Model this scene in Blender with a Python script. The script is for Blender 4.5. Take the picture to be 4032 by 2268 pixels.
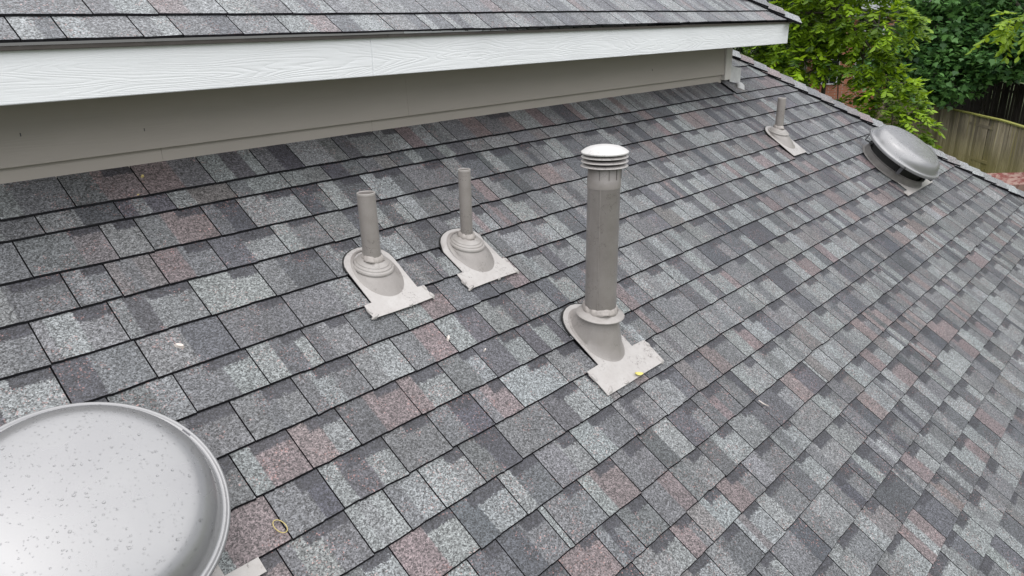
import bpy, bmesh, math, random
import numpy as np
from mathutils import Vector, Matrix
random.seed(11); rng = np.random.default_rng(11)
for o in list(bpy.data.objects): bpy.data.objects.remove(o)
SC = bpy.context.scene
COL = SC.collection

# ------------------------------------------------------------------ camera, sky, sun, exposure
CAMZ = 5.0                                   # camera height above the ground
TH = 0.57726                                 # roof pitch (about 8 in 12)
D = 1.80                                     # camera distance from the roof plane
YAW, PITCH, ROLL, LENS = 0.81567, 0.34948, 0.019955, 25.651
cam = bpy.data.cameras.new('camera'); camo = bpy.data.objects.new('camera', cam); COL.objects.link(camo)
_f = Vector((math.sin(YAW)*math.cos(PITCH), math.cos(YAW)*math.cos(PITCH), -math.sin(PITCH)))
_r = Vector((math.cos(YAW), -math.sin(YAW), 0)); _d = _f.cross(_r)
_rr = math.cos(ROLL)*_r + math.sin(ROLL)*_d; _dd = -math.sin(ROLL)*_r + math.cos(ROLL)*_d
m3 = Matrix((_rr, -_dd, -_f)).transposed()
camo.matrix_world = Matrix.Translation((0, 0, CAMZ)) @ m3.to_4x4()
cam.sensor_width = 36; cam.lens = LENS; cam.clip_start = 0.05; cam.clip_end = 600
SC.camera = camo

SUN_EL, SUN_AZ = math.radians(74), math.radians(215)      # azimuth clockwise from +Y
w = bpy.data.worlds.new('World'); SC.world = w; w.use_nodes = True
wn = w.node_tree.nodes; wl = w.node_tree.links
bg = wn['Background']
sky = wn.new('ShaderNodeTexSky'); sky.sky_type = 'NISHITA'; sky.sun_disc = False
sky.sun_elevation = SUN_EL; sky.sun_rotation = SUN_AZ
sky.air_density = 1.0; sky.dust_density = 2.0; sky.ozone_density = 1.0
hs = wn.new('ShaderNodeHueSaturation'); hs.inputs['Saturation'].default_value = 0.24   # overcast: nearly colourless sky
wl.new(sky.outputs[0], hs.inputs['Color']); wl.new(hs.outputs[0], bg.inputs[0])
bg.inputs[1].default_value = 0.06
sl = bpy.data.lights.new('sun', 'SUN'); sl.energy = 1.5; sl.angle = math.radians(120); sl.color = (1.0, 0.985, 0.97)
so = bpy.data.objects.new('sun', sl); COL.objects.link(so)
sd = Vector((math.sin(SUN_AZ)*math.cos(SUN_EL), math.cos(SUN_AZ)*math.cos(SUN_EL), math.sin(SUN_EL)))
so.rotation_euler = sd.to_track_quat('Z', 'Y').to_euler(); so.location = (0, 0, 20)
SC.view_settings.view_transform = 'Standard'; SC.view_settings.look = 'None'
SC.view_settings.exposure = 1.38; SC.view_settings.gamma = 1.0
SC.view_settings.use_curve_mapping = False
SC.render.engine = 'CYCLES'

# ------------------------------------------------------------------ frames
XA = np.array([1., 0, 0]); SA = np.array([0, math.cos(TH), math.sin(TH)]); NA = np.array([0, -math.sin(TH), math.cos(TH)])
OFF = np.array([0, 0, CAMZ])
def roofpt(x, s, h=0.0):
    return OFF + x*XA + s*SA + (h-D)*NA
def rz(x, y):                                # world z of the roof plane at x, y
    s = (y - D*math.sin(TH))/math.cos(TH)
    return roofpt(x, s)[2]

# ------------------------------------------------------------------ helpers
def base_props(o, label=None, cat=None, group=None, kind=None):
    if label: o['label'] = label
    if cat: o['category'] = cat
    if group: o['group'] = group
    if kind: o['kind'] = kind
    return o
WL = {}
def empty(name, loc, label, cat, group=None, rot=(0, 0, 0)):
    o = bpy.data.objects.new(name, None); COL.objects.link(o); o.empty_display_size = 0.1
    o.location = loc; o.rotation_euler = rot
    WL[o.name] = Matrix.Translation(loc) @ Matrix.Rotation(rot[0], 4, 'X')
    return base_props(o, label, cat, group)
def adopt(o, parent, world=True):
    """parent o; world=True keeps o's location in world terms"""
    if parent is None: return o
    o.parent = parent
    if world: o.matrix_parent_inverse = WL[parent.name].inverted()
    return o
def mesh_obj(name, verts, faces, mat, parent=None, world=True, smooth=False, mats=None, mi=None, recentre=False):
    me = bpy.data.meshes.new(name)
    verts = np.asarray(verts, float)
    c = np.zeros(3)
    if recentre:
        c = (verts.min(0)+verts.max(0))/2; verts = verts-c
    me.from_pydata([tuple(v) for v in verts], [], [tuple(int(i) for i in f) for f in faces])
    for m in (mats or [mat]): me.materials.append(m)
    if mi is not None: me.polygons.foreach_set('material_index', mi)
    if smooth: me.polygons.foreach_set('use_smooth', [True]*len(me.polygons))
    me.update()
    o = bpy.data.objects.new(name, me); COL.objects.link(o)
    o.location = c
    WL[o.name] = Matrix.Translation(c)
    if parent is not None:
        adopt(o, parent, world)
        if not world: WL[o.name] = WL[parent.name] @ Matrix.Translation(c)
    return o
def sharp(o, ang=35):
    try: o.data.set_sharp_from_angle(angle=math.radians(ang))
    except Exception: pass
    return o
def box_vf(x0, x1, y0, y1, z0, z1):
    v = [(x, y, z) for z in (z0, z1) for y in (y0, y1) for x in (x0, x1)]
    f = [(0, 2, 3, 1), (4, 5, 7, 6), (0, 1, 5, 4), (2, 6, 7, 3), (0, 4, 6, 2), (1, 3, 7, 5)]
    return v, f
def box(name, b, mat, parent=None, bevel=0.0, rotz=0, world=True, piv=None):
    v, f = box_vf(*b)
    bm = bmesh.new(); bv = [bm.verts.new(p) for p in v]
    for q in f: bm.faces.new([bv[i] for i in q])
    if bevel: bmesh.ops.bevel(bm, geom=bm.edges[:], offset=bevel, segments=1, affect='EDGES')
    bm.normal_update()
    vs = np.array([p.co[:] for p in bm.verts]); fs = [[q.index for q in fc.verts] for fc in bm.faces]
    bm.verts.index_update(); fs = [[q.index for q in fc.verts] for fc in bm.faces]; bm.free()
    return mesh_obj(name, vs, fs, mat, parent, world, recentre=True)
def loft(rings, closed=True, cap0=False, cap1=False):
    n = len(rings[0]); v = [p for r in rings for p in r]; f = []
    for k in range(len(rings)-1):
        for i in range(n if closed else n-1):
            j = (i+1) % n
            f.append((k*n+i, k*n+j, (k+1)*n+j, (k+1)*n+i))
    if cap0: f.append(tuple(range(n-1, -1, -1)))
    if cap1: f.append(tuple((len(rings)-1)*n+i for i in range(n)))
    return v, f
def circ(r, z, n=40, cx=0, cy=0, tilt=0.0, ry=None):
    ry = r if ry is None else ry
    return [(cx+r*math.cos(2*math.pi*i/n), cy+ry*math.sin(2*math.pi*i/n), z+ry*math.sin(2*math.pi*i/n)*math.tan(tilt)) for i in range(n)]
def tube_vf(path, rad, n=6):
    path = [np.array(p, float) for p in path]; rings = []
    for k, p in enumerate(path):
        t = path[min(k+1, len(path)-1)]-path[max(k-1, 0)]; t = t/(np.linalg.norm(t)+1e-9)
        a = np.cross(t, [0.3, 0.2, 1.0]) if abs(t[2]) < 0.95 else np.cross(t, [1, 0, 0]); a /= np.linalg.norm(a); b = np.cross(t, a)
        r = rad[k] if hasattr(rad, '__len__') else rad
        rings.append([tuple(p + r*(math.cos(2*math.pi*i/n)*a + math.sin(2*math.pi*i/n)*b)) for i in range(n)])
    return loft(rings, True, True, True)
def merge(parts):
    V = []; F = []
    for v, f in parts:
        o = len(V); V += list(v); F += [tuple(i+o for i in q) for q in f]
    return V, F

# ------------------------------------------------------------------ materials
class NT:
    def __init__(s, name):
        s.m = bpy.data.materials.new(name); s.m.use_nodes = True
        s.t = s.m.node_tree; s.n = s.t.nodes; s.l = s.t.links; s.b = s.n['Principled BSDF']
    def add(s, typ, **kw):
        nd = s.n.new(typ)
        for k, v in kw.items():
            if hasattr(nd, k): setattr(nd, k, v)
        return nd
    def put(s, sock, v):
        if isinstance(v, bpy.types.NodeSocket): s.l.new(v, sock)
        elif v is not None: sock.default_value = v
    def math(s, op, a, b=None, clamp=False):
        nd = s.n.new('ShaderNodeMath'); nd.operation = op; nd.use_clamp = clamp
        s.put(nd.inputs[0], a)
        if b is not None: s.put(nd.inputs[1], b)
        return nd.outputs[0]
    def rng(s, v, a, b, c, d):
        nd = s.n.new('ShaderNodeMapRange'); s.put(nd.inputs[0], v)
        for i, q in enumerate((a, b, c, d)): nd.inputs[i+1].default_value = q
        return nd.outputs[0]
    def mix(s, f, a, b, blend='MIX'):
        nd = s.n.new('ShaderNodeMix'); nd.data_type = 'RGBA'; nd.blend_type = blend
        s.put(nd.inputs[0], f); s.put(nd.inputs[6], a if not isinstance(a, tuple) else (*a[:3], 1)); s.put(nd.inputs[7], b if not isinstance(b, tuple) else (*b[:3], 1))
        return nd.outputs[2]
    def pos(s): return s.n.new('ShaderNodeNewGeometry').outputs['Position']
    def mapping(s, v, scale=(1, 1, 1), loc=(0, 0, 0), rot=(0, 0, 0)):
        nd = s.n.new('ShaderNodeMapping'); s.l.new(v, nd.inputs[0])
        nd.inputs['Scale'].default_value = scale; nd.inputs['Location'].default_value = loc; nd.inputs['Rotation'].default_value = rot
        return nd.outputs[0]
    def noise(s, v, scale, detail=2, rough=.5, dist=0.0):
        nd = s.n.new('ShaderNodeTexNoise'); s.put(nd.inputs['Vector'], v)
        nd.inputs['Scale'].default_value = scale; nd.inputs['Detail'].default_value = detail; nd.inputs['Roughness'].default_value = rough; nd.inputs['Distortion'].default_value = dist
        return nd.outputs[0]
    def voro(s, v, scale):
        nd = s.n.new('ShaderNodeTexVoronoi'); s.put(nd.inputs['Vector'], v); nd.inputs['Scale'].default_value = scale
        return nd
    def bump(s, h, strength, dist):
        nd = s.n.new('ShaderNodeBump'); s.put(nd.inputs['Height'], h); nd.inputs['Strength'].default_value = strength; nd.inputs['Distance'].default_value = dist
        s.l.new(nd.outputs[0], s.b.inputs['Normal'])
    def col(s, v): s.put(s.b.inputs['Base Color'], v if not isinstance(v, tuple) else (*v[:3], 1))
    def attr(s, name, out='Color'):
        nd = s.n.new('ShaderNodeAttribute'); nd.attribute_name = name; return nd.outputs[out]

def mat_shingle():
    t = NT('asphalt_shingle'); p = t.pos()
    vo = t.voro(p, 300); sep = t.add('ShaderNodeSeparateColor'); t.l.new(vo.outputs['Color'], sep.inputs[0])
    r, g, b = sep.outputs
    med = t.noise(p, 120, 2, .6); low = t.noise(p, 5, 3, .55)
    m = t.attr('m', 'Fac'); dk = t.attr('dk', 'Fac')
    blot = t.noise(p, 45, 3, .6)
    dith = t.math('ADD', t.math('MULTIPLY', t.math('SUBTRACT', g, .5), .55), t.math('MULTIPLY', t.math('SUBTRACT', blot, .5), .7))
    tm = t.rng(t.math('ADD', t.rng(m, 0, 1, .03, .97), dith), .35, .65, 0, 1)
    td = t.rng(t.math('ADD', dk, t.math('ADD', t.math('MULTIPLY', t.math('SUBTRACT', b, .5), .5), t.math('MULTIPLY', t.math('SUBTRACT', t.noise(p, 70, 2), .5), 1.2))), .40, .60, 0, .92)
    base = t.mix(tm, t.attr('ca'), t.attr('cb'))
    base = t.mix(td, base, (.036, .036, .044))
    redm = t.math('MULTIPLY', t.math('GREATER_THAN', t.math('FRACT', t.math('MULTIPLY', r, 7.31)), .93), t.math('GREATER_THAN', t.noise(p, 9, 2), .54))
    base = t.mix(t.math('MULTIPLY', redm, .45), base, (.30, .15, .13))
    f = t.math('MULTIPLY', t.rng(r, 0, 1, .22, 1.76), t.rng(med, .3, .7, .56, 1.44))
    f = t.math('MULTIPLY', f, t.rng(low, .3, .7, .84, 1.14))
    cc = t.add('ShaderNodeCombineColor')
    for i in range(3): t.l.new(f, cc.inputs[i])
    t.col(t.mix(1.0, base, cc.outputs[0], 'MULTIPLY'))
    t.b.inputs['Roughness'].default_value = .52; t.b.inputs['Specular IOR Level'].default_value = .6
    t.bump(t.math('ADD', vo.outputs['Distance'], t.math('MULTIPLY', med, 1.2)), .5, .0022)
    return t.m
def mat_plain(name, c, rough=.6, metal=0.0, spec=.5, var=0.12, nscale=8, bump=0.0, bscale=60):
    t = NT(name); p = t.pos()
    n = t.noise(p, nscale, 4, .6)
    lo = tuple(q*(1-var) for q in c); hi = tuple(min(1, q*(1+var)) for q in c)
    t.col(t.mix(t.rng(n, .3, .7, 0, 1), lo, hi))
    t.b.inputs['Roughness'].default_value = rough; t.b.inputs['Metallic'].default_value = metal; t.b.inputs['Specular IOR Level'].default_value = spec
    if bump: t.bump(t.noise(p, bscale, 3, .6), bump, .004)
    return t.m
def mat_grain(name, c, strength, rough=.5, sx=.9, sz=9, cyc=26):
    """painted board with embossed cedar grain running along x"""
    t = NT(name); p = t.pos()
    q = t.mapping(p, (sx, .3, sz))
    n = t.noise(q, 1.0, 2, .45, .35)
    s = t.math('SINE', t.math('MULTIPLY', n, cyc*6.28/2))
    ln = t.math('POWER', t.math('ABSOLUTE', s), .6)
    fine = t.noise(t.mapping(p, (9, 2, 240)), 1.0, 3, .6)
    h = t.math('ADD', t.math('MULTIPLY', ln, t.rng(t.noise(q, .7, 1), .35, .65, .15, 1)), t.math('MULTIPLY', fine, .55))
    t.bump(h, strength, .0035)
    d = t.noise(t.mapping(p, (3, 1, 14)), 1.0, 4, .6)
    t.col(t.mix(t.rng(d, .3, .75, 0, 1), c, tuple(k*.93 for k in c)))
    t.b.inputs['Roughness'].default_value = rough
    return t.m
def mat_paint(name='taupe_vent_paint', a=(.215, .196, .184), b=(.262, .242, .229), dc=(.20, .18, .165), damt=.5):
    """warm grey sprayed paint on vents and flashings, with scuffs and grit"""
    t = NT(name); p = t.pos()
    n = t.noise(p, 14, 5, .65); sp = t.voro(p, 190)
    c = t.mix(t.rng(n, .3, .7, 0, 1), a, b)
    dirt = t.rng(t.noise(p, 60, 6, .75), .60, .70, 0, damt)
    c = t.mix(dirt, c, dc)
    strk = t.rng(t.noise(t.mapping(p, (70, 70, 4)), 1, 4, .6), .5, .72, 0, .18)
    c = t.mix(strk, c, dc)
    crk = t.math('MULTIPLY', t.math('LESS_THAN', t.math('ABSOLUTE', t.math('SUBTRACT', t.noise(p, 26, 4, .7), .5)), .008), t.math('GREATER_THAN', t.noise(p, 11, 2), .56))
    c = t.mix(t.math('MULTIPLY', crk, damt), c, (.06, .05, .045))
    pale_dots = t.math('LESS_THAN', sp.outputs['Distance'], .10)  # small paler dots at the cell centres
    c = t.mix(t.math('MULTIPLY', pale_dots, .5), c, (.55, .53, .52))
    t.col(c)
    t.b.inputs['Roughness'].default_value = .31; t.b.inputs['Specular IOR Level'].default_value = .5
    t.bump(t.math('ADD', t.noise(p, 45, 4, .6), t.math('MULTIPLY', sp.outputs['Distance'], -.25)), .22, .003)
    return t.m
def mat_dome():
    t = NT('grey_vent_enamel'); p = t.pos()
    n = t.noise(p, 6, 4, .6)
    t.col(t.mix(t.rng(n, .3, .7, 0, 1), (.285, .285, .292), (.31, .31, .316)))
    t.b.inputs['Metallic'].default_value = .45
    t.put(t.b.inputs['Roughness'], t.rng(n, .3, .7, .25, .31))
    t.bump(t.noise(p, 220, 2, .5), .03, .001)
    return t.m
def mat_water():
    t = NT('water_drop'); t.col((1, 1, 1)); t.b.inputs['Transmission Weight'].default_value = 1.0
    t.b.inputs['IOR'].default_value = 1.33; t.b.inputs['Roughness'].default_value = .03
    return t.m
def mat_leaf(name, trans=.35, rough=.45):
    t = NT(name); c = t.attr('col')
    t.col(c); t.b.inputs['Roughness'].default_value = rough; t.b.inputs['Specular IOR Level'].default_value = .35
    tr = t.add('ShaderNodeBsdfTranslucent'); hsv = t.add('ShaderNodeHueSaturation'); hsv.inputs['Value'].default_value = 1.5; hsv.inputs['Hue'].default_value = .485
    t.l.new(c, hsv.inputs['Color']); t.l.new(hsv.outputs[0], tr.inputs[0])
    mx = t.add('ShaderNodeMixShader'); mx.inputs[0].default_value = trans
    out = t.n['Material Output']; t.l.new(t.b.outputs[0], mx.inputs[1]); t.l.new(tr.outputs[0], mx.inputs[2]); t.l.new(mx.outputs[0], out.inputs[0])
    return t.m
def mat_bark(name, c):
    t = NT(name); p = t.pos(); n = t.noise(t.mapping(p, (14, 14, 3)), 1, 4, .6)
    t.col(t.mix(n, tuple(k*.5 for k in c), c)); t.b.inputs['Roughness'].default_value = .9; t.bump(n, .6, .02); return t.m
def mat_fence(name, c0, c1, moss, mossamt):
    t = NT(name); p = t.pos(); oi = t.add('ShaderNodeObjectInfo')
    st = t.noise(t.mapping(p, (22, 22, 1.1)), 1, 5, .65)
    big = t.noise(t.mapping(p, (1.2, 1.2, .6)), 1, 3, .6)
    c = t.mix(t.rng(st, .32, .68, 0, 1), c0, c1)
    c = t.mix(t.math('POWER', oi.outputs['Random'], 1.6), c, tuple(k*.30 for k in c1))
    c = t.mix(t.rng(big, .42, .62, 0, .55), c, tuple(k*.4 for k in c0))
    sx = t.add('ShaderNodeSeparateXYZ'); t.l.new(p, sx.inputs[0])
    lowm = t.rng(t.math('ADD', sx.outputs[2], t.math('MULTIPLY', st, -.9)), .75, -.25, 0, 1)
    mm = t.math('MAXIMUM', t.math('MULTIPLY', lowm, mossamt), t.math('MULTIPLY', t.rng(t.noise(t.mapping(p, (9, 9, .5)), 1, 4), .52, .68, 0, 1), mossamt*.8))
    t.col(t.mix(mm, c, moss)); t.b.inputs['Roughness'].default_value = .85; t.bump(st, .5, .006); return t.m
def mat_red():
    t = NT('peeling_red_stain'); p = t.pos(); n = t.noise(t.mapping(p, (2.2, 7, 4)), 1, 5, .65)
    c = t.mix(t.rng(n, .42, .56, 0, 1), (.17, .042, .035), (.32, .21, .18)); t.col(c); t.b.inputs['Roughness'].default_value = .75; t.bump(n, .4, .005); return t.m
def mat_brick():
    t = NT('red_brick_wall'); p = t.pos()
    br = t.add('ShaderNodeTexBrick'); t.l.new(t.mapping(p, (1, 1, 1), rot=(math.radians(90), 0, math.radians(0))), br.inputs[0])
    br.inputs['Color1'].default_value = (.52, .20, .11, 1); br.inputs['Color2'].default_value = (.42, .15, .09, 1); br.inputs['Mortar'].default_value = (.45, .38, .33, 1)
    br.inputs['Scale'].default_value = 1.0; br.inputs['Brick Width'].default_value = .21; br.inputs['Row Height'].default_value = .075; br.inputs['Mortar Size'].default_value = .006
    t.col(br.outputs[0]); t.b.inputs['Roughness'].default_value = .85; return t.m
def mat_ground():
    t = NT('lawn_ground'); p = t.pos(); n = t.noise(p, .6, 6, .6); k = t.noise(p, 40, 3, .7)
    c = t.mix(t.rng(n, .35, .65, 0, 1), (.035, .06, .015), (.07, .095, .025)); c = t.mix(t.rng(k, .4, .7, 0, .6), c, (.06, .05, .03))
    t.col(c); t.b.inputs['Roughness'].default_value = .95; t.bump(k, .8, .03); return t.m

M_SH = mat_shingle()
M_EDGE = mat_plain('asphalt_edge', (.014, .014, .016), .95, var=.4, nscale=90, spec=.1)
M_DECK = mat_plain('roof_underlay', (.012, .012, .013), .95, var=.3, nscale=30, spec=.1)
M_FASCIA = mat_grain('white_fascia_paint', (.85, .865, .885), .36, .42, 1.1, 13, 26)
M_SIDING = mat_grain('taupe_siding_paint', (.42, .38, .345), .10, .5, .8, 10, 18)
M_TRIM = mat_plain('pale_trim_paint', (.62, .59, .56), .5, var=.07, nscale=20, bump=.15, bscale=90)
M_DRIP = mat_plain('brown_drip_edge', (.085, .074, .068), .35, var=.15, nscale=20)
M_PAINT = mat_paint()
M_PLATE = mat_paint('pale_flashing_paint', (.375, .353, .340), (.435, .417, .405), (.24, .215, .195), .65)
M_CAP = mat_paint('skylit_cap_paint', (.54, .525, .515), (.62, .61, .60), (.42, .40, .385), .4)  # brighter flashing paint; sky reflection on the cap top put into its colour
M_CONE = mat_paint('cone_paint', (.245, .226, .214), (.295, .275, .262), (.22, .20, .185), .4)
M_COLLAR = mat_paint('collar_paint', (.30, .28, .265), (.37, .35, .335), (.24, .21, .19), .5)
M_DOME = mat_dome()
M_THROAT = mat_plain('shaded_throat_paint', (.13, .122, .116), .55, var=.2, nscale=20)  # darker than the vent paint: shade under the dome put into the colour
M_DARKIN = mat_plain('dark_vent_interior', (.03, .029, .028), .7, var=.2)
M_GAP = mat_plain('black_gap_shade', (.012, .012, .012), .6, var=.4, nscale=50)  # near-black, stands in for the shaded gap around the flashings
M_WATER = mat_water()
M_SCREW = mat_plain('screw_steel', (.10, .10, .11), .4, .6, var=.2)
M_SEAL = mat_plain('taupe_sealant', (.36, .33, .31), .5, var=.2, nscale=60, bump=.5, bscale=90)
M_YELLOW = mat_plain('yellow_rubber', (.50, .41, .17), .5, var=.1, nscale=60)
M_LEAFY = mat_plain('yellow_leaf', (.60, .53, .15), .5, var=.12, nscale=90)
M_FLECK = mat_plain('pale_fleck', (.62, .56, .52), .7, var=.15, nscale=120)
M_METALW = mat_plain('galvanised_flashing', (.60, .60, .60), .4, .0, var=.12, nscale=25)

# ------------------------------------------------------------------ ground
def ground():
    g = mesh_obj('ground', [(-150, -150, 0), (250, -150, 0), (250, 250, 0), (-150, 250, 0)], [(0, 1, 2, 3)], mat_ground()); base_props(g, kind='structure')
ground()

# ------------------------------------------------------------------ the house: roofs, wall, fascia
house = empty('house', (3.0, 2.0, 0.0), 'house with grey shingled roof, taupe siding and white fascia boards', 'house')
PAL = {'L': (.170, .181, .185), 'M': (.142, .147, .152), 'G': (.106, .109, .116), 'S': (.050, .052, .062), 'P': (.138, .113, .116), 'B': (.118, .112, .114), 'K': (.072, .074, .083)}
PAIRS = ['LK', 'MK', 'LG', 'GS', 'PG', 'PL', 'PK', 'MG', 'GG', 'LM', 'BG', 'BL']; PPR = np.array([.17, .14, .15, .11, .070, .060, .03, .13, .05, .05, .03, .03]); PPR = PPR/PPR.sum()
def hip_x(s): return 6.38 - .83*(s-1.436)
class Frame:
    def __init__(s, o, X, S, N): s.o, s.X, s.S, s.N = map(lambda q: np.array(q, float), (o, X, S, N))
    def pt(s, x, t, h): return s.o + x*s.X + t*s.S + h*s.N
F_LOW = Frame(OFF - D*NA, XA, SA, NA)
def tab_data(fr, x0, x1, sk, E, rs, xr=None, xl=None, wav=0.0, light=0.0, hb=.0108, lift=0.0, darkprob=.85, flat=0.0):
    """one shingle tab: verts, faces, material index, per-point m/dk, colours"""
    w_ = x1-x0; dl = min(.0045, w_*.12)
    cols = {0.0: None, w_: None}
    pk = PAIRS[rs.choice(len(PAIRS), p=PPR)]
    if rs.random() < .5: pk = pk[::-1]
    jit = lambda c: tuple(np.clip(np.array(c)*(1+rs.normal(0, .06)+light)+rs.normal(0, .0014, 3), .02, .6))
    ca, cb = jit(PAL[pk[0]]), jit(PAL[pk[1]])
    ca, cb = (tuple(np.array(q)*(1-flat)+np.array((.150, .155, .163))*flat) for q in (ca, cb))
    mn = (np.array(ca)+np.array(cb))/2; ca, cb = (tuple(np.array(q)*.96+mn*.04) for q in (ca, cb))
    brk = []
    if w_ > .07:
        kind = rs.random()
        if kind < .66: brk = [w_*rs.uniform(.3, .7)]
        elif kind < .92: u0 = w_*rs.uniform(.15, .4); brk = [u0, u0+w_*rs.uniform(.25, .4)]
    ud = None
    if w_ > .06 and rs.random() < darkprob: ud = w_*rs.uniform(.30, .62)
    us = [0.0]
    for q in sorted(brk + ([ud] if ud else [])):
        for e in (q-dl, q+dl):
            if e > us[-1]+.002 and e < w_-.004: us.append(e)
    us.append(w_)
    vb = E*rs.uniform(.66, .80)
    ss = [0.0, vb-.009, vb+.009, E+.022]
    hs_ = [hb+lift, hb*.45+lift*.5, hb*.42+lift*.4, .0015]
    nu = len(us); pts = []; m_ = []; d_ = []
    def mval(u):
        v = 0.0
        for k, q in enumerate(brk):
            if u > q: v = 1.0-(k % 2)
        return v
    tilt = rs.normal(0, .0012)
    lowb = [rs.normal(0, .0010) for _ in us]
    for j, t in enumerate(ss):
        for i, u in enumerate(us):
            x = x0+u; st = sk+t
            if j == 0: st += lowb[i] + tilt*(u/w_-.5)*2 + wav*math.sin(x*2.1+sk*9)
            if xr is not None: x = min(x, xr(st))
            if xl is not None: x = max(x, xl(st))
            pts.append((x, st, hs_[j])); m_.append(mval(u)); d_.append(1.0 if (ud and u > ud and j >= 2) else 0.0)
    V = [fr.pt(*p) for p in pts]; F = []; MI = []
    for j in range(3):
        for i in range(nu-1):
            F.append((j*nu+i, j*nu+i+1, (j+1)*nu+i+1, (j+1)*nu+i)); MI.append(0)
    # skirts: lower edge and two sides, dropped by the thickness
    ring = list(range(nu)) + [j*nu+nu-1 for j in (1, 2, 3)]
    ring = [3*nu, 2*nu, 1*nu] + ring
    base = len(V)
    for r_ in ring:
        x, st, h = pts[r_]
        sx = -.0011 if r_ % nu == 0 else (.0011 if r_ % nu == nu-1 else 0)
        V.append(fr.pt(x+sx*.9, st-(.0030 if r_ < nu else 0), max(h-.0064, -.003))); m_.append(0); d_.append(0)  # slanted dark lower edge: cut asphalt, with contact shadow painted in
    for i in range(len(ring)-1):
        F.append((ring[i], base+i, base+i+1, ring[i+1])); MI.append(1)
    return V, F, MI, m_, d_, ca, cb
PW = Vector(camo.location); MWI = camo.matrix_world.inverted()
def scr_area(V, nu_pts):
    P = []
    for v in V:
        c = MWI @ Vector(v)
        if c.z > -.1: return 0
        P.append((.5+c.x/-c.z*LENS/36, .5-c.y/-c.z*LENS/36*1024/576))
    P = np.array(P)
    lo = np.clip(P.min(0), 0, 1); hi = np.clip(P.max(0), 0, 1)
    return float((hi-lo).prod())
TABS = []     # (area, roofkey, data)
def course_row(key, fr, sk, E, xa, xb, rs, xr=None, xl=None, cuts=(), forced=(), wav=.0012, **kw):
    """lay tabs along one course from xa to xb; cuts: (x0, x1) spans left open; forced: joints"""
    x = xa - rs.uniform(0, .2)
    stops = sorted(list(forced) + [c for q in cuts for c in q])
    while x < xb:
        r = rs.random()
        wd = rs.uniform(.014, .03) if r < .022 else (rs.uniform(.10, .14) if r < .14 else rs.uniform(.155, .24))
        nx = x+wd
        for q in stops:
            if x < q-.001 and nx > q-.05: nx = q; break
        mid = (x+nx)/2
        gap = rs.uniform(.0018, .0032)
        if not any(c0 < mid < c1 for c0, c1 in cuts) and mid < xb:
            if xr is None or x < xr(sk)-.006:
                d = tab_data(fr, x+gap/2+.0008, nx-gap/2-.0008, sk, E, rs, xr, xl, wav, **kw)
                TABS.append((scr_area(d[0][:len(d[3])], 0), key, d))
        x = nx
SK = [1.5702, 1.4265, 1.2724, 1.1287, .9839, .8347, .6901, .5491, .4083, .2639, .1143, -.023, -.1463, -.2846, -.4312, -.5707, -.7231]
SK += [-.7231-.143*i for i in range(1, 9)]
UP = [1.722+.0, 1.812]        # odd narrow strip below the wall, then the row against the wall
rs = np.random.default_rng(5)
XR = lambda s: hip_x(s)-.015
CUTS = {3: [(1.347, 1.547), (1.768, 1.983)], 2: [], 7: [(1.983, 2.200)]}
CUTS = {1.1287: [(1.347, 1.547), (1.768, 1.983), (4.806, 5.010)], .5491: [(1.983, 2.200)]}
for i, sk in enumerate(SK):
    top = SK[i-1] if i else 1.726
    cuts = CUTS.get(sk, [])
    xb = hip_x(sk)+.02
    forced = [5.6] if sk == .5491 else []
    course_row('low', F_LOW, sk, top-sk, -1.1, xb, rs, XR, None, cuts, forced)
course_row('low', F_LOW, 1.726, .086, -1.1, hip_x(1.73)+.02, rs, XR, hb=.0112, darkprob=.1)
course_row('low', F_LOW, 1.812, .165, -1.1, 5.02, rs, None, hb=.0135, wav=.003, darkprob=.25)
for q in range(7):                                 # roof carries on uphill beside the upper wall
    sk = 1.812+.1435*q
    course_row('low', F_LOW, sk, .1435, 5.16 if q < 2 else 5.16, hip_x(sk)+.02, rs, XR, (lambda s: 5.045) if q == 0 else (lambda s: 5.16), wav=.002, darkprob=.6)
# the far hip plane, sloping down in +x
c45 = math.cos(TH)
hipO = roofpt(hip_x(0.0), 0.0)
F_RIGHT = Frame(hipO, (0, 1, 0), (-math.cos(TH), 0, math.sin(TH)), (math.sin(TH), 0, math.cos(TH)))
rs2 = np.random.default_rng(8)
for k in range(-15, 19):
    sk = .143*k
    # the hip runs with slope in this frame: at height gain s*sin(TH) the hip lies at y = s*cos(TH)
    course_row('right', F_RIGHT, sk, .143, sk*math.cos(TH)*.99, 5.2, rs2, None, lambda s: s*math.cos(TH)*1.0 + .01)
# upper roof: front plane; sky sheen at grazing view put into paler tab colours
EYU, EZU = 2.314-.022, CAMZ-.028
F_UP = Frame((0, EYU, EZU), XA, SA, NA)
UPX = 5.425
UXR = lambda s: UPX - .838*max(s, 0) - .004
rs3 = np.random.default_rng(21)
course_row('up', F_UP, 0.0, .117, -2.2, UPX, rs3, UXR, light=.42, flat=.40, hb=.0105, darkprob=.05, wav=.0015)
for k in range(12):
    sk = .117+.143*k
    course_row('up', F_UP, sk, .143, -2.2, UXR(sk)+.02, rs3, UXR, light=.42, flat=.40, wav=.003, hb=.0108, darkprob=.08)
F_UPR = Frame((UPX, EYU, EZU), (0, 1, 0), (-math.cos(TH), 0, math.sin(TH)), (math.sin(TH), 0, math.cos(TH)))
for k in range(12):
    sk = .143*k
    course_row('upr', F_UPR, sk, .143, sk*.838, 4.6, rs3, None, lambda s: s*.838+.01)

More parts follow.
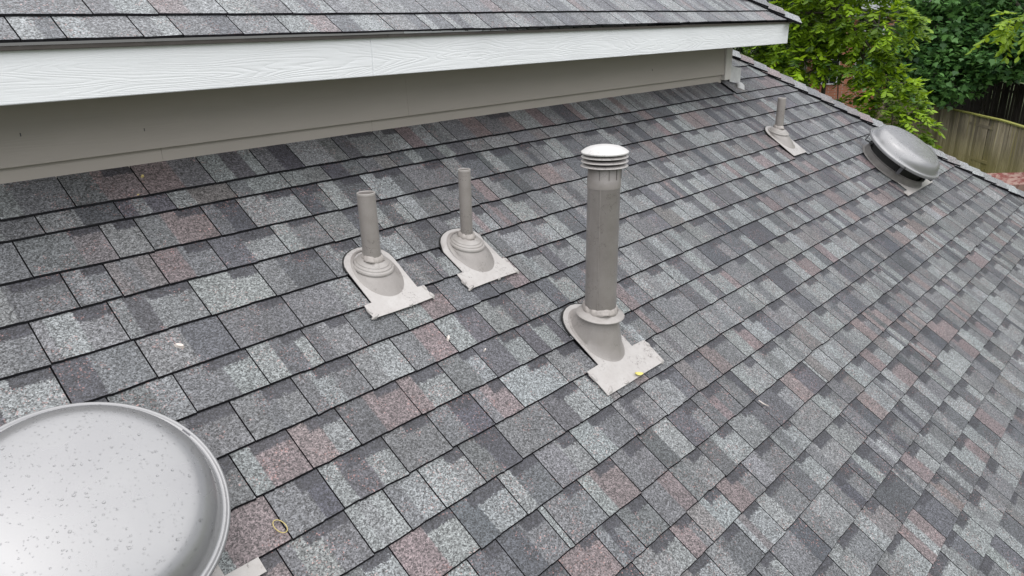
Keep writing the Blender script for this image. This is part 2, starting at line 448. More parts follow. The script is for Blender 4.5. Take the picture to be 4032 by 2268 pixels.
def tab_mesh(name, datas, centre):
    V = []; F = []; MI = []; m_ = []; d_ = []; CA = []; CB = []
    for (v, f, mi, m1, d1, ca, cb) in datas:
        o = len(V); V += [tuple(np.array(p)-centre) for p in v]; F += [tuple(i+o for i in q) for q in f]; MI += mi; m_ += m1; d_ += d1
        CA += [(*ca, 1)]*len(f); CB += [(*cb, 1)]*len(f)
    me = bpy.data.meshes.new(name); me.from_pydata(V, [], F)
    me.materials.append(M_SH); me.materials.append(M_EDGE)
    me.polygons.foreach_set('material_index', MI)
    a = me.attributes.new('m', 'FLOAT', 'POINT'); a.data.foreach_set('value', m_)
    a = me.attributes.new('dk', 'FLOAT', 'POINT'); a.data.foreach_set('value', d_)
    a = me.attributes.new('ca', 'FLOAT_COLOR', 'FACE'); a.data.foreach_set('color', np.array(CA, 'f').ravel())
    a = me.attributes.new('cb', 'FLOAT_COLOR', 'FACE'); a.data.foreach_set('color', np.array(CB, 'f').ravel())
    me.update()
    return me
def fpoly(fr, pts, h): return [fr.pt(x, s, h) for x, s in pts]
# roof decks (the sheathing under the shingles)
def deck(name, fr, pts, mat, parent, thick=.04, label=None):
    n = len(pts); V = fpoly(fr, pts, -.004) + fpoly(fr, pts, -.004-thick)
    F = [tuple(range(n)), tuple(range(2*n-1, n-1, -1))] + [(i, n+i, n+(i+1) % n, (i+1) % n) for i in range(n)]
    o = mesh_obj(name, V, F, mat, parent)
    if label: o['label'] = label
    return o
SB = SK[-1]
roof_low = deck('roof', F_LOW, [(-1.25, SB+.01), (hip_x(SB), SB+.01), (hip_x(2.75), 2.75), (5.10, 2.75), (5.10, 1.99), (-1.25, 1.99)], M_DECK, house, label='lower roof slope below the taupe wall')
roof_right = deck('roof', F_RIGHT, [(-1.78, -2.12), (5.2, -2.12), (5.2, 2.5), (2.1, 2.5)], M_DECK, house, label='roof slope beyond the hip')
roof_up = deck('roof', F_UP, [(-2.3, .040), (UPX-.05, .040), (UPX-.02-.838*1.83, 1.83), (-2.3, 1.83)], M_DECK, house, thick=.02, label='upper roof slope above the white fascia')
roof_upr = deck('roof', F_UPR, [(0.02, .012), (4.6, .012), (3.2, 1.83), (1.6, 1.83)], M_DECK, house, thick=.02, label='upper roof slope on the hip end')
RO = {'low': roof_low, 'right': roof_right, 'up': roof_up, 'upr': roof_upr}
order = sorted(range(len(TABS)), key=lambda i: -TABS[i][0])
top300 = set(i for i in order[:300] if TABS[i][0] > 1e-6)
rest = {k: [] for k in RO}
for i, (a, key, d) in enumerate(TABS):
    if i in top300:
        c = np.mean(np.array(d[0]), axis=0)
        o = bpy.data.objects.new('shingle', tab_mesh('shingle', [d], c)); COL.objects.link(o); o.location = c
        adopt(o, RO[key])
    else: rest[key].append(d)
for key, ds in rest.items():
    if ds:
        o = bpy.data.objects.new('shingle_field', tab_mesh('shingle_field', ds, np.zeros(3))); COL.objects.link(o); o['kind'] = 'stuff'
        adopt(o, RO[key])

# hip caps: folded pieces overlapping up the hip
def hip_caps(roof, P0, P1, nL, nR, wL, wR, exp, seed, hlift=.012):
    """P0 low end, P1 high end; nL / nR: unit vectors lying in each slope, square to the hip, pointing away from it"""
    r_ = np.random.default_rng(seed); P0 = np.array(P0); P1 = np.array(P1); L = np.linalg.norm(P1-P0); t = (P1-P0)/L
    up = np.cross(nL, t); up = up if up[2] > 0 else -up; upR = np.cross(nR, t); upR = upR if upR[2] > 0 else -upR
    upm = (up+upR); upm /= np.linalg.norm(upm)
    k = 0; a = 0.0
    while a < L:
        ln = exp+.05; wl_ = wL*(1+r_.normal(0, .05)); wr_ = wR
        V = []
        for j, (q, h) in enumerate(((0, .025+r_.uniform(0, .005)), (exp*.55, .021), (ln, .012))):
            b = P0+t*(a+q)
            for e, dv, uv, kk in ((wl_, nL, up, 0), (wl_*.45, nL, up, .35), (0, nL, upm, .62), (wr_*.45, nR, upR, .35), (wr_, nR, upR, 0)):
                V.append(b + dv*(e+r_.normal(0, .0015)) + uv*(h*(1-.30*kk)+hlift*kk*1.0))
        nV = len(V); F = []; MI = []
        for j in range(2):
            for i in range(4): F.append((j*5+i, j*5+i+1, (j+1)*5+i+1, (j+1)*5+i)); MI.append(0)
        ringi = [10, 5, 0, 1, 2, 3, 4, 9, 14]
        upv = [up, up, up, up, upm, upR, upR, upR, upR]
        for r2, uv in zip(ringi, upv): V.append(V[r2]-uv*.017)
        for i in range(len(ringi)-1): F.append((ringi[i], nV+i, nV+i+1, ringi[i+1])); MI.append(1)
        keys = ['L', 'M', 'M', 'P', 'L', 'G', 'B']; kc = keys[r_.integers(7)]
        ca = tuple(np.clip(np.array(PAL[kc])*(1.38+r_.normal(0, .08)), .03, .6))
        d = (V, F, MI, [0]*len(V), [0]*len(V), ca, ca)
        c = np.mean(np.array(V), axis=0)
        o = bpy.data.objects.new('hip_cap_shingle', tab_mesh('hip_cap_shingle', [d], c)); COL.objects.link(o); o.location = c; adopt(o, roof)
        a += exp; k += 1
def unit(v): v = np.array(v, float); return v/np.linalg.norm(v)
hA = roofpt(hip_x(-2.0), -2.0, .004); hB = roofpt(hip_x(2.75), 2.75, .004); tt = unit(hB-hA)
nl = unit(np.cross(NA, tt)); nl = nl if nl[0] < 0 else -nl
NR = np.array([math.sin(TH), 0, math.cos(TH)]); nr = unit(np.cross(NR, tt)); nr = nr if nr[0] > 0 else -nr
hip_caps(roof_low, hA, hB, nl, nr, .118, .12, .125, 3)
uA = F_UP.pt(UPX+.012, -.01, .006); uB = F_UP.pt(UPX-.838*1.8, 1.8, .006); tt2 = unit(uB-uA)
nl2 = unit(np.cross(NA, tt2)); nl2 = nl2 if nl2[0] < 0 else -nl2
nr2 = unit(np.cross(NR, tt2)); nr2 = nr2 if nr2[0] > 0 else -nr2
hip_caps(roof_up, uA, uB, nl2, nr2, .115, .11, .135, 4)

# upper wall with lap siding
YW = 2.624; ZF0, ZF1 = CAMZ-.181, CAMZ-.043
wall = box('wall', (-2.0, 5.085, YW+.012, YW+.06, 4.2, CAMZ-.165), M_SIDING, house); wall['label'] = 'taupe lap-sided wall of the upper storey under the eave'
def siding(z0, z1, y0, y1, joints):
    xs_ = [-2.0]+joints+[5.045]
    for a, b in zip(xs_[:-1], xs_[1:]):
        V = [(a+.0004, y0, z0), (b-.0004, y0, z0), (b-.0004, y1, z1), (a+.0004, y1, z1)]
        V += [(x, YW+.0115, z) for x, y, z in V]
        F = [(0, 1, 2, 3), (4, 7, 6, 5), (0, 4, 5, 1), (1, 5, 6, 2), (2, 6, 7, 3), (3, 7, 4, 0)]
        mesh_obj('siding_board', V, F, M_SIDING, wall, recentre=True)
siding(CAMZ-.56, CAMZ-.372, YW-.003, YW+.006, [1.03, 1.93, 3.62])
for nx, nz in ((.62, -.292), (.98, -.318), (4.1, -.30)): box('nail_head', (nx-.0012, nx+.0012, YW-.0155, YW-.0105, CAMZ+nz-.005, CAMZ+nz+.005), M_SCREW, wall)
siding(CAMZ-.384, CAMZ-.16, YW-.018, YW-.005, [2.12])
box('corner_board', (5.047, 5.135, YW-.026, YW+.02, CAMZ-.425, CAMZ-.165), M_TRIM, wall, .003)
sidew = box('wall', (5.085, 5.115, YW+.06, 7.0, 2.5, CAMZ-.165), M_SIDING, house)
sidew['label'] = 'taupe side wall of the upper storey'
# eave box: soffit, fascia boards, drip edge
sof = box('soffit', (-2.2, 5.39, 2.345, YW+.05, CAMZ-.164, CAMZ-.150), M_SIDING, house)
fas = box('fascia', (-2.2, 5.372, 2.337, 2.352, ZF0+.02, ZF1), M_TRIM, house); fas['label'] = 'white fascia along the upper eave'
for a, b in ((-2.2, 1.7258), (1.7265, 5.396)): box('fascia_board', (a, b, 2.314, 2.336, ZF0, ZF1), M_FASCIA, fas, .0025)
box('fascia_board', (5.376, 5.398, 2.3375, 6.6, ZF0, ZF1), M_FASCIA, fas, .0025)
for a, b in ((-2.2, 1.795), (1.797, 4.63), (4.632, 5.412)): box('drip_edge', (a, b, 2.2990, 2.3135, ZF1-.003, CAMZ-.0335), M_DRIP, fas, .002)
box('drip_edge', (5.399, 5.412, 2.3145, 6.6, ZF1-.012, CAMZ-.026), M_DRIP, fas, .002)
# small kick-out flashing and sealant where the wall ends on the roof
kb = np.array([5.137, YW-.02])
def kick():
    pts = [(5.137, YW-.018), (5.175, YW-.030), (5.235, YW-.052)]
    V = []; F = []
    for i, (x, y) in enumerate(pts):
        z0 = rz(x, y)+.012; z1 = CAMZ-.325-.012*i
        for z in (z0, z1):
            V += [(x, y, z), (x+.002, y+.004, z)]
    for i in range(2):
        a = i*4; b = a+4
        F += [(a, b, b+2, a+2), (a+1, a+3, b+3, b+1), (a+2, b+2, b+3, a+3), (a, a+1, b+1, b)]
    F += [(0, 2, 3, 1), (8, 9, 11, 10)]
    mesh_obj('kickout_flashing', V, F, M_METALW, wall, recentre=True)
    V = []; n = 12
    rings = []
    for r_, z in ((.030, -.004), (.028, .012), (.016, .022), (.004, .024)):
        rings.append([(5.205+r_*1.3*math.cos(2*math.pi*i/n)*(1+.25*math.sin(i*2.3)), YW-.075+r_*math.sin(2*math.pi*i/n)*(1+.2*math.sin(i*1.7)), rz(5.2, YW-.075+r_*math.sin(2*math.pi*i/n))+.012+z) for i in range(n)])
    v, f = loft(rings, True, False, True); mesh_obj('sealant_blob', v, f, M_METALW, wall, smooth=True, recentre=True)
kick()
# lower storey walls under the eaves
lowl = box('wall', (-1.0, 8.7, -.35, -.30, 0.0, 2.45), M_SIDING, house); lowl['label'] = 'taupe ground storey wall'
lowr = box('wall', (8.65, 8.70, -.2999, 6.8, 0.0, 2.45), M_SIDING, house)

# ------------------------------------------------------------------ roof vents
def plate_outline(wx0, wx1, s0, s1, nx0, nx1, stop, rnd=.09, rag=.0, rr=None):
    """visible flashing outline: wide lower tongue, narrow upper part with a rounded head"""
    rr = rr or random
    pts = [(wx0, s0), (wx0+(wx1-wx0)*.33, s0+rr.uniform(-rag, rag)), (wx0+(wx1-wx0)*.66, s0+rr.uniform(-rag, rag)), (wx1, s0+rr.uniform(-rag, rag)), (wx1+rr.uniform(-rag, rag), (s0+s1)/2), (wx1, s1)]
    pts += [(nx1, s1+.002), (nx1, stop-rnd)]
    cx = (nx0+nx1)/2; hw = (nx1-nx0)/2
    for i in range(1, 12):
        a = math.pi*i/12; pts.append((cx+hw*math.cos(a), stop-rnd+rnd*math.sin(a)))
    pts += [(nx0, stop-rnd), (nx0, s1+.002), (wx0, s1), (wx0+rr.uniform(-rag, rag), (s0+s1)/2)]
    return pts
def plate_obj(name, pts, O, h0, mat, parent, s1, drop, grow=0.0, thick=.0025):
    cx = np.mean([p[0] for p in pts]); cs = np.mean([p[1] for p in pts])
    V = []
    for x, s in pts:
        x = x+math.copysign(grow, x-cx); s2 = s+(grow if s > cs else 0)
        h = h0 if s < s1+.001 else h0-drop*min(1, (s-s1)/.05)
        if s > s1+.14: h = h0+.001
        V.append(roofpt(x, s2, h)-O)
    n = len(V); V += [v-NA*thick for v in V]
    bm = bmesh.new(); bv = [bm.verts.new(v) for v in V]
    topf = bm.faces.new(bv[:n])
    for i in range(n): bm.faces.new((bv[i], bv[n+i], bv[n+(i+1) % n], bv[(i+1) % n]))
    bmesh.ops.triangulate(bm, faces=[topf]); bmesh.ops.recalc_face_normals(bm, faces=bm.faces[:])
    bm.verts.index_update(); vs = [v.co[:] for v in bm.verts]; fs = [[q.index for q in f_.verts] for f_ in bm.faces]; bm.free()
    return mesh_obj(name, vs, fs, mat, parent, world=False)
def cone_obj(O, cx, cs, ax, as_, topring, mat, parent, h0):
    n = len(topring); base = []; fil = []
    for i in range(n):
        a = 2*math.pi*i/n
        fil.append(roofpt(cx+(ax+.013)*math.cos(a), cs+(as_+.013)*math.sin(a), h0+.0005)-O)
        base.append(roofpt(cx+ax*math.cos(a), cs+as_*math.sin(a), h0+.006)-O)
    rings = [fil, base]
    top = [np.array(t) for t in topring]
    for q in (.33, .66, 1.0):
        bul = .10*math.sin(math.pi*q)
        rings.append([b*(1-q)+t*q + (t*[1, 1, 0]-np.mean(top, axis=0)*[1, 1, 0])*bul*.4 for b, t in zip(base, top)])
    v, f = loft(rings, True); return sharp(mesh_obj('cone', v, f, mat, parent, world=False, smooth=True), 50)
def seal_ring(r, z, seed, parent, tilt=0.0, amp=.006, n=48, mat=None, h=.012):
    r_ = np.random.default_rng(seed); ph = r_.uniform(0, 6.28, 6)
    rings = []
    for dr, dz in ((.0005, h*1.1), (.0045, h*.8), (.0075, h*.1), (.010, -h*.5), (.002, -h*.9)):
        ring = []
        for i in range(n):
            a = 2*math.pi*i/n; wob = sum(math.sin((k+2)*a+ph[k])/(k+2) for k in range(6))
            wob2 = math.sin(9*a+ph[1])*.5+math.sin(14*a+ph[3])*.4
            rr = r+dr*(1+.45*wob+.25*wob2); ring.append((rr*math.cos(a), rr*math.sin(a), z+dz+amp*wob*(.5 if dz > 0 else 1)+amp*.3*wob2+rr*math.sin(a)*math.tan(tilt)))
        rings.append(ring)
    v, f = loft(rings, True); return mesh_obj('sealant', v, f, mat or M_SEAL, parent, world=False, smooth=True)
def dabs(O, parent, spots, seed):
    r_ = np.random.default_rng(seed)
    for (x, s, a, b, rot) in spots:
        m_ = 11; rings = [[], [], []]
        for i in range(m_):
            q = 2*math.pi*i/m_; k = r_.uniform(.65, 1.25)
            for ring, sc, h in zip(rings, (1, .75, .35), (.012, .0205, .0225)):
                u = a*k*sc*math.cos(q); v_ = b*k*sc*math.sin(q)
                ring.append(roofpt(x+u*math.cos(rot)-v_*math.sin(rot), s+u*math.sin(rot)+v_*math.cos(rot), h+r_.uniform(-.001, .001))-O)
        v, f = loft(rings, True, False, True); mesh_obj('sealant_dab', v, f, M_PLATE, parent, world=False, smooth=True)
def pipe_rim(pr, ztop, lean, parent, n=40):
    v, f = loft([circ(pr*1.008, ztop-.006, n, lean), circ(pr*1.012, ztop+.0005, n, lean), circ(pr*.99, ztop+.002, n, lean), circ(pr*.88, ztop+.002, n, lean), circ(pr*.855, ztop-.001, n, lean)], True)
    mesh_obj('pipe_rim', v, f, M_COLLAR, parent, world=False, smooth=True)
def plumbing_vent(label, x, y, pr, ztop, zseal, cr, tilt, cone, plate, s1, seed, lean=0.0):
    O = np.array([x, y, rz(x, y)])
    t = empty('plumbing_vent', tuple(O), label, 'vent pipe', 'plumbing vent pipes standing on the roof')
    n = 40; zb = -.02
    rings = [circ(pr*1.005, zb, n), circ(pr, ztop-.002, n, lean), circ(pr*.985, ztop, n, lean), circ(pr*.86, ztop, n, lean), circ(pr*.84, ztop-.003, n, lean), circ(pr*.84, ztop-.12, n, lean)]
    v, f = loft(rings, True, False, True); sharp(mesh_obj('pipe', v, f, M_PAINT, t, world=False, smooth=True), 40)
    pipe_rim(pr, ztop, lean, t)
    # stepped collar that grips the pipe
    zc = zseal-.012
    prof = [(pr+.001, .012), (pr+.010, .0105), (cr*.70, .004), (cr*.77, .0018), (cr*.785, -.0015), (cr*.80, -.0022), (cr*.89, -.005), (cr*.905, -.009), (cr*.92, -.0097), (cr*.975, -.0115), (cr, -.016), (cr*.985, -.0215), (cr*.93, -.0225)]
    rings = [circ(r_, zc+dz, n, tilt=tilt) for r_, dz in prof]
    v, f = loft(rings, True); f = [q[::-1] for q in f]
    sharp(mesh_obj('collar', v, f, M_COLLAR, t, world=False, smooth=True), 28)
    seal_ring(pr, zseal+.004, seed, t, tilt)
    top = circ(cr*.94, zc-.0215, n, tilt=tilt)
    h0 = .0175
    cone_obj(O, cone[0], cone[1], cone[2], cone[3], top, M_CONE, t, h0-.001)
    pts = plate_outline(*plate, rr=random.Random(seed))
    plate_obj('flashing', pts, O, h0, M_PLATE, t, s1, .0075)
    plate_obj('gap_shade', [p for p in pts if p[1] > s1+.03], O, h0-.0022, M_GAP, t, s1, .0055, grow=.0045, thick=.006)  # dark rim painted as the shaded shingle gap round the flashing head
    w0, w1, q0, q1 = plate[:4]
    if w1-w0 > .22: dabs(O, t, [(w0+.012, q0+.006, .020, .007, .3), (w1-.002, q0+.010, .008, .016, .1), (w0+.002, (q0+q1)/2, .006, .016, .1), (w0+.6*(w1-w0), q0+.001, .010, .005, .1), (w1-.006, q1-.012, .006, .014, .2)], seed+50)
    return t
plumbing_vent('wide short grey pipe, leftmost, with scuffed flashing and open top', 1.447, 2.031, .0315, .289, .058, .0735, math.radians(15), (1.447, 1.240, .076, .104), (1.315, 1.577, 1.066, 1.126, 1.347, 1.547, 1.365, .085, .004), 1.126, 4, -.004)
plumbing_vent('thin grey pipe just left of the tall capped flue, on a pale flashing', 1.876, 2.001, .0238, .326, .066, .0695, math.radians(14), (1.876, 1.205, .073, .102), (1.737, 2.000, 1.044, 1.124, 1.768, 1.983, 1.330, .085, .003), 1.124, 6)
plumbing_vent('distant thin grey pipe near the hip, farthest of the open pipes', 4.905, 2.100, .0265, .269, .073, .0695, math.radians(14), (4.905, 1.318, .075, .105), (4.812, 5.004, 1.147, 1.152, 4.808, 5.008, 1.447, .09, .001), 1.152, 9)

def flue():
    x, y = 2.09, 1.512; O = np.array([x, y, rz(x, y)]); n = 48; pr = .0585
    t = empty('flue_vent', tuple(O), 'tall wide flue pipe with louvred round cap and storm collar', 'vent pipe')
    zt = .636
    rings = [circ(pr*1.0, 0, n), circ(pr, zt-.012, n, .004), circ(pr*1.02, zt-.010, n, .004), circ(pr*1.02, zt-.002, n, .004), circ(pr*.98, zt, n, .004)]
    v, f = loft(rings, True, False, True); p = sharp(mesh_obj('pipe', v, f, M_PAINT, t, world=False, smooth=True), 40)
    # vertical lock seam down the left of the pipe
    a = math.radians(205); sv = []
    for z in (.10, zt-.015):
        for q, r_ in ((-.035, pr+.0004), (-.02, pr+.0022), (.02, pr+.0022), (.035, pr+.0004)):
            sv.append((r_*math.cos(a+q)+.004*z/zt, r_*math.sin(a+q), z))
    mesh_obj('seam', sv, [(i, i+1, i+5, i+4) for i in range(3)], M_PAINT, p, world=False)
    # cap: neck with crimped sections, four louvre rings, domed top
    neck = loft([circ(pr*1.03, zt-.03, n, .004), circ(pr*1.03, zt+.002, n, .004), circ(pr*1.005, zt+.004, n, .004), circ(pr*1.005, zt+.045, n, .005), circ(pr*.9, zt+.055, n, .005)], True)
    c = sharp(mesh_obj('cap', *neck, M_PAINT, t, world=False, smooth=True), 40)
    for q in (200, 232, 262, 300, 335):
        aa = math.radians(q); r_ = pr*1.012
        vv, ff = box_vf(-.0008, .0008, -.0012, .0012, -.022, .022)
        vv = [(r_*math.cos(aa)+.005+vx*math.sin(aa)+vy*math.cos(aa), r_*math.sin(aa)-vx*math.cos(aa)+vy*math.sin(aa), zt+.024+vz) for vx, vy, vz in vv]
        mesh_obj('strap', vv, ff, M_DRIP, c, world=False)
    zr = zt+.047; R_ = .0835
    for k in range(3):
        z = zr+.016*k
        prof = [(R_*.70, z+.0065), (R_*.88, z+.0050), (R_*.985, z+.0018), (R_, z), (R_*.99, z-.0012), (R_*.85, z+.0008), (R_*.70, z+.003)]
        v, f = loft([circ(r_, zz, n, .005) for r_, zz in prof]+[circ(R_*.70, z+.0065, n, .005)], True); f = [q[::-1] for q in f]
        sharp(mesh_obj('louvre_ring', v, f, M_PLATE, c, world=False, smooth=True), 50)
    v, f = loft([circ(R_*.69, zt+.04, n, .005), circ(R_*.69, zr+.05, n, .005)], True); mesh_obj('inner_sleeve', v, f, M_DARKIN, c, world=False, smooth=True)
    z = zr+.048
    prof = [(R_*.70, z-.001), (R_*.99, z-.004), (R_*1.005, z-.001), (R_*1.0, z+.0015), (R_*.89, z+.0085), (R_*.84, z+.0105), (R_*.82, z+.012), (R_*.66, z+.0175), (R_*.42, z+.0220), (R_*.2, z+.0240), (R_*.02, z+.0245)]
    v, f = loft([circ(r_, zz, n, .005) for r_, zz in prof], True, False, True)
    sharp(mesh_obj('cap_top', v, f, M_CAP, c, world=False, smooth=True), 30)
    # storm collar, tilted a little, with torn sealant
    zc = .134; tl = math.radians(6)
    prof = [(pr+.0008, .006), (pr+.006, .004), (.080, -.0045), (.0885, -.0075), (.0915, -.0105), (.0915, -.0130), (.089, -.0145), (.07, -.011)]
    v, f = loft([circ(r_, zc+dz, n, tilt=tl) for r_, dz in prof], True); f = [q[::-1] for q in f]
    sharp(mesh_obj('storm_collar', v, f, M_COLLAR, t, world=False, smooth=True), 40)
    seal_ring(pr, zc+.010, 14, t, tl, .007, 64, h=.014)
    top = circ(.0655, .124, n, tilt=tl)
    cone_obj(O, 2.09, .664, .090, .126, top, M_CONE, t, .0165)
    pts = plate_outline(1.911, 2.282, .436, .551, 1.983, 2.200, .818, .11, .003, random.Random(3))
    plate_obj('flashing', pts, O, .0175, M_PLATE, t, .551, .0055)
    plate_obj('gap_shade', [p_ for p_ in pts if p_[1] > .60], O, .0153, M_GAP, t, .551, .0055, grow=.005, thick=.006)  # same dark rim, painted as gap shade round the flue flashing
    dabs(O, t, [(1.935, .448, .030, .010, .5), (2.268, .452, .010, .020, .2), (2.275, .53, .010, .018, 0), (1.918, .52, .008, .022, .1), (2.03, .440, .016, .006, 0), (2.24, .485, .016, .008, .6)], 77)
flue()

def attic_vent(x, s, label):
    O = roofpt(x, s)
    t = empty('attic_vent', tuple(O), label, 'roof vent', 'round domed attic vents on the roof', (TH, 0, 0)); n = 96
    # flashing apron with turned corners
    V = []; F = []
    pl = [(-.30, -.262), (.30, -.262), (.30, -.221), (.215, -.2205), (.215, 0), (-.215, 0), (-.215, -.2205), (-.30, -.221)]
    V = [(a, b, .0175) for a, b in pl]+[(a, b, .0135) for a, b in pl]
    F = [(0, 1, 2, 3, 4, 5, 6, 7)]+[(i, 8+i, 8+(i+1) % 8, (i+1) % 8) for i in range(8)]
    mesh_obj('flashing', V, F, M_PLATE, t, world=False)
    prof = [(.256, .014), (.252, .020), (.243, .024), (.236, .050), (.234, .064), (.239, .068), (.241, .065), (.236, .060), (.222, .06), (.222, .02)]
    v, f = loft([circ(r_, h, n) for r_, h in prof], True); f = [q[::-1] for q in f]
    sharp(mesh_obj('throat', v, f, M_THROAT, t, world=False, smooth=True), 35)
    v, f = loft([circ(.205, .02, n), circ(.205, .168, n)], True); mesh_obj('insect_screen', v, f, M_DARKIN, t, world=False, smooth=True)
    for q in (20, 110, 200, 290):
        a = math.radians(q); vv, ff = box_vf(.215, .281, -.012, .012, .072, .076)
        vv2, ff2 = box_vf(.277, .281, -.012, .012, .0761, .150)
        mv, mf = merge([(vv, ff), (vv2, ff2)])
        mv = [(px*math.cos(a)-py*math.sin(a), px*math.sin(a)+py*math.cos(a), pz) for px, py, pz in mv]
        mesh_obj('bracket', mv, mf, M_SCREW, t, world=False)
    dprof = [(.268, .118), (.290, .110), (.2945, .112), (.2955, .122), (.2945, .129), (.2915, .1325), (.2880, .1325), (.2855, .130), (.281, .1285), (.276, .1300), (.272, .1345), (.268, .145), (.263, .159), (.256, .173), (.246, .186), (.233, .1965), (.217, .2040), (.199, .2090), (.175, .2130), (.14, .2165), (.09, .2195), (.045, .221), (.012, .2215)]
    dprof = [(q*.982, h+.02) for q, h in dprof]
    v, f = loft([circ(r_, h, n) for r_, h in dprof], True, False, True)
    dm = sharp(mesh_obj('dome', v, f, M_DOME, t, world=False, smooth=True), 60)
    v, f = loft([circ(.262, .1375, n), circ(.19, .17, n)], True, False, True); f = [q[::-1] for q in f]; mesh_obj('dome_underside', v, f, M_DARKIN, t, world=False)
    for q in (22, 112, 202, 292):
        a = math.radians(q); rr = .2912
        v, f = loft([[(rr*math.cos(a)+(k*.004)*math.cos(a)+.0055*(math.cos(2*math.pi*i/8)*-math.sin(a)), rr*math.sin(a)+(k*.004)*math.sin(a)+.0055*math.cos(2*math.pi*i/8)*math.cos(a), .141+.0055*math.sin(2*math.pi*i/8)) for i in range(8)] for k in (0, 1)], True, False, True)
        mesh_obj('screw', v, f, M_SCREW, dm, world=False)
    # rain drops standing on the dome
    r_ = np.random.default_rng(31); pr_ = np.array(dprof)[9:][::-1]
    parts = []
    placed = []
    for k in range(1300):
        rad = math.sqrt(r_.uniform(0, 1))*.270; an = r_.uniform(0, 2*math.pi)
        size = min(.0050, .0012*math.exp(r_.normal(.08, .42)))
        if rad > .23: size *= .8
        z = float(np.interp(rad, pr_[:, 0], pr_[:, 1])); dz = (np.interp(rad+.002, pr_[:, 0], pr_[:, 1])-np.interp(max(rad-.002, 0), pr_[:, 0], pr_[:, 1]))/.004
        nn = unit((-dz*math.cos(an), -dz*math.sin(an), 1)); c = np.array([rad*math.cos(an), rad*math.sin(an), z])
        if any((c[0]-p[0])**2+(c[1]-p[1])**2 < (size+p[2])**2 for p in placed): continue
        placed.append((c[0], c[1], size))
        ta = unit(np.cross(nn, (0.1, 1, 0))); tb = np.cross(nn, ta); el = 1+abs(r_.normal(0, .12)); m_ = 10
        rings = [[c + size*q*(math.cos(2*math.pi*i/m_)*ta*el+math.sin(2*math.pi*i/m_)*tb)+nn*size*hh for i in range(m_)] for q, hh in ((1.0, -.05), (.93, .22), (.70, .42), (.36, .53))]
        parts.append(loft(rings, True, False, True))
    v, f = merge(parts); o = mesh_obj('rain_drops', v, f, M_WATER, dm, world=False, smooth=True); o['kind'] = 'stuff'
    return t
v0 = attic_vent(.314, .769, 'large round grey domed vent in the foreground, beaded with rain')
def copy_tree(o, parent=None):
    c = o.copy(); COL.objects.link(c)
    if parent is not None: c.parent = parent
    for ch in list(o.children): copy_tree(ch, c)
    return c
v1 = copy_tree(v0); v1.location = roofpt(5.915, .787); v1['label'] = 'distant round grey domed vent beside the roof hip, seen from its side'

# small litter on the roof
def litter():
    n = 36; rings = []
    c = (.697, .590); O = roofpt(*c, .012)
    path = [roofpt(c[0]+.0125*math.cos(a)*math.cos(.3)-.021*math.sin(a)*math.sin(.3), c[1]+.0125*math.cos(a)*math.sin(.3)+.021*math.sin(a)*math.cos(.3), .0155) for a in [2*math.pi*i/n for i in range(n+1)]]
    v, f = tube_vf(path, .0014, 5); o = mesh_obj('rubber_band', v, f, M_YELLOW, None, smooth=True, recentre=True)
    base_props(o, 'thin yellow oval rubber band lying on the shingles beside the foreground vent', 'rubber band')
    # fallen leaf on the flue flashing
    c = (2.108, .444); L = .021; V = []; F = []
    for i, q in enumerate(np.linspace(-1, 1, 9)):
        wv = .0075*(1-q*q)**.8
        ax = np.array([.90, -.43]); pe = np.array([.43, .90]); hh = .022+.004*q*q
        for sgn, up in ((-1, .0025), (0, 0), (1, .0025)):
            xy = np.array(c)+ax*L*q+pe*wv*sgn; V.append(roofpt(xy[0], xy[1], hh+up))
    for i in range(8):
        for j in range(2): F.append((i*3+j, i*3+j+1, i*3+j+4, i*3+j+3))
    V2 = [v-NA*.0006 for v in V]; nV = len(V); F += [tuple(nV+i for i in q[::-1]) for q in F]
    o = mesh_obj('fallen_leaf', V+V2, F, M_LEAFY, None, smooth=True, recentre=True); base_props(o, 'small yellow fallen leaf on the flue pipe flashing', 'leaf')
    def fleck(name, x, s, a, b, rot, label, cat, mat=M_FLECK, hgt=.003):
        r_ = random.Random(int(x*1000)); m_ = 9; ring0 = []; ring1 = []
        for i in range(m_):
            t = 2*math.pi*i/m_; k = r_.uniform(.7, 1.2); u = a*k*math.cos(t); w_ = b*k*math.sin(t)
            px = x+u*math.cos(rot)-w_*math.sin(rot); ps = s+u*math.sin(rot)+w_*math.cos(rot)
            ring0.append(roofpt(px, ps, .006)); ring1.append(roofpt(x+(px-x)*.7, s+(ps-s)*.7, 0.012+hgt))
        v, f = loft([ring0, ring1], True, False, True); o = mesh_obj(name, v, f, mat, None, recentre=True); base_props(o, label, cat)
    fleck('paint_fleck', 1.513, .897, .014, .006, .9, 'pale fleck on the shingles right below the flue side pipes', 'fleck')
    fleck('paint_fleck', .73, 1.203, .017, .007, -.7, 'pale smear on the shingles far left of the leftmost pipe', 'fleck')
    fleck('paint_fleck', 1.607, .80, .006, .004, .4, 'tiny pale fleck left of the flue flashing, lower of two', 'fleck')
    fleck('seed_husk', .93, 1.90, .006, .004, .2, 'tiny brown seed husk on the shingles against the taupe wall', 'seed', M_YELLOW)
    fleck('seed_husk', .88, 1.815, .005, .003, .2, 'tiny amber seed husk on the course edge below the wall', 'seed', M_YELLOW)
    v, f = tube_vf([roofpt(2.55, .10, .016), roofpt(2.562, .078, .013), roofpt(2.578, .058, .012)], [.002, .0028, .0015], 6)
    o = mesh_obj('twig', v, f, M_FLECK, None, smooth=True, recentre=True); base_props(o, 'short pale twig on the shingles right of the flue pipe', 'twig')
litter()

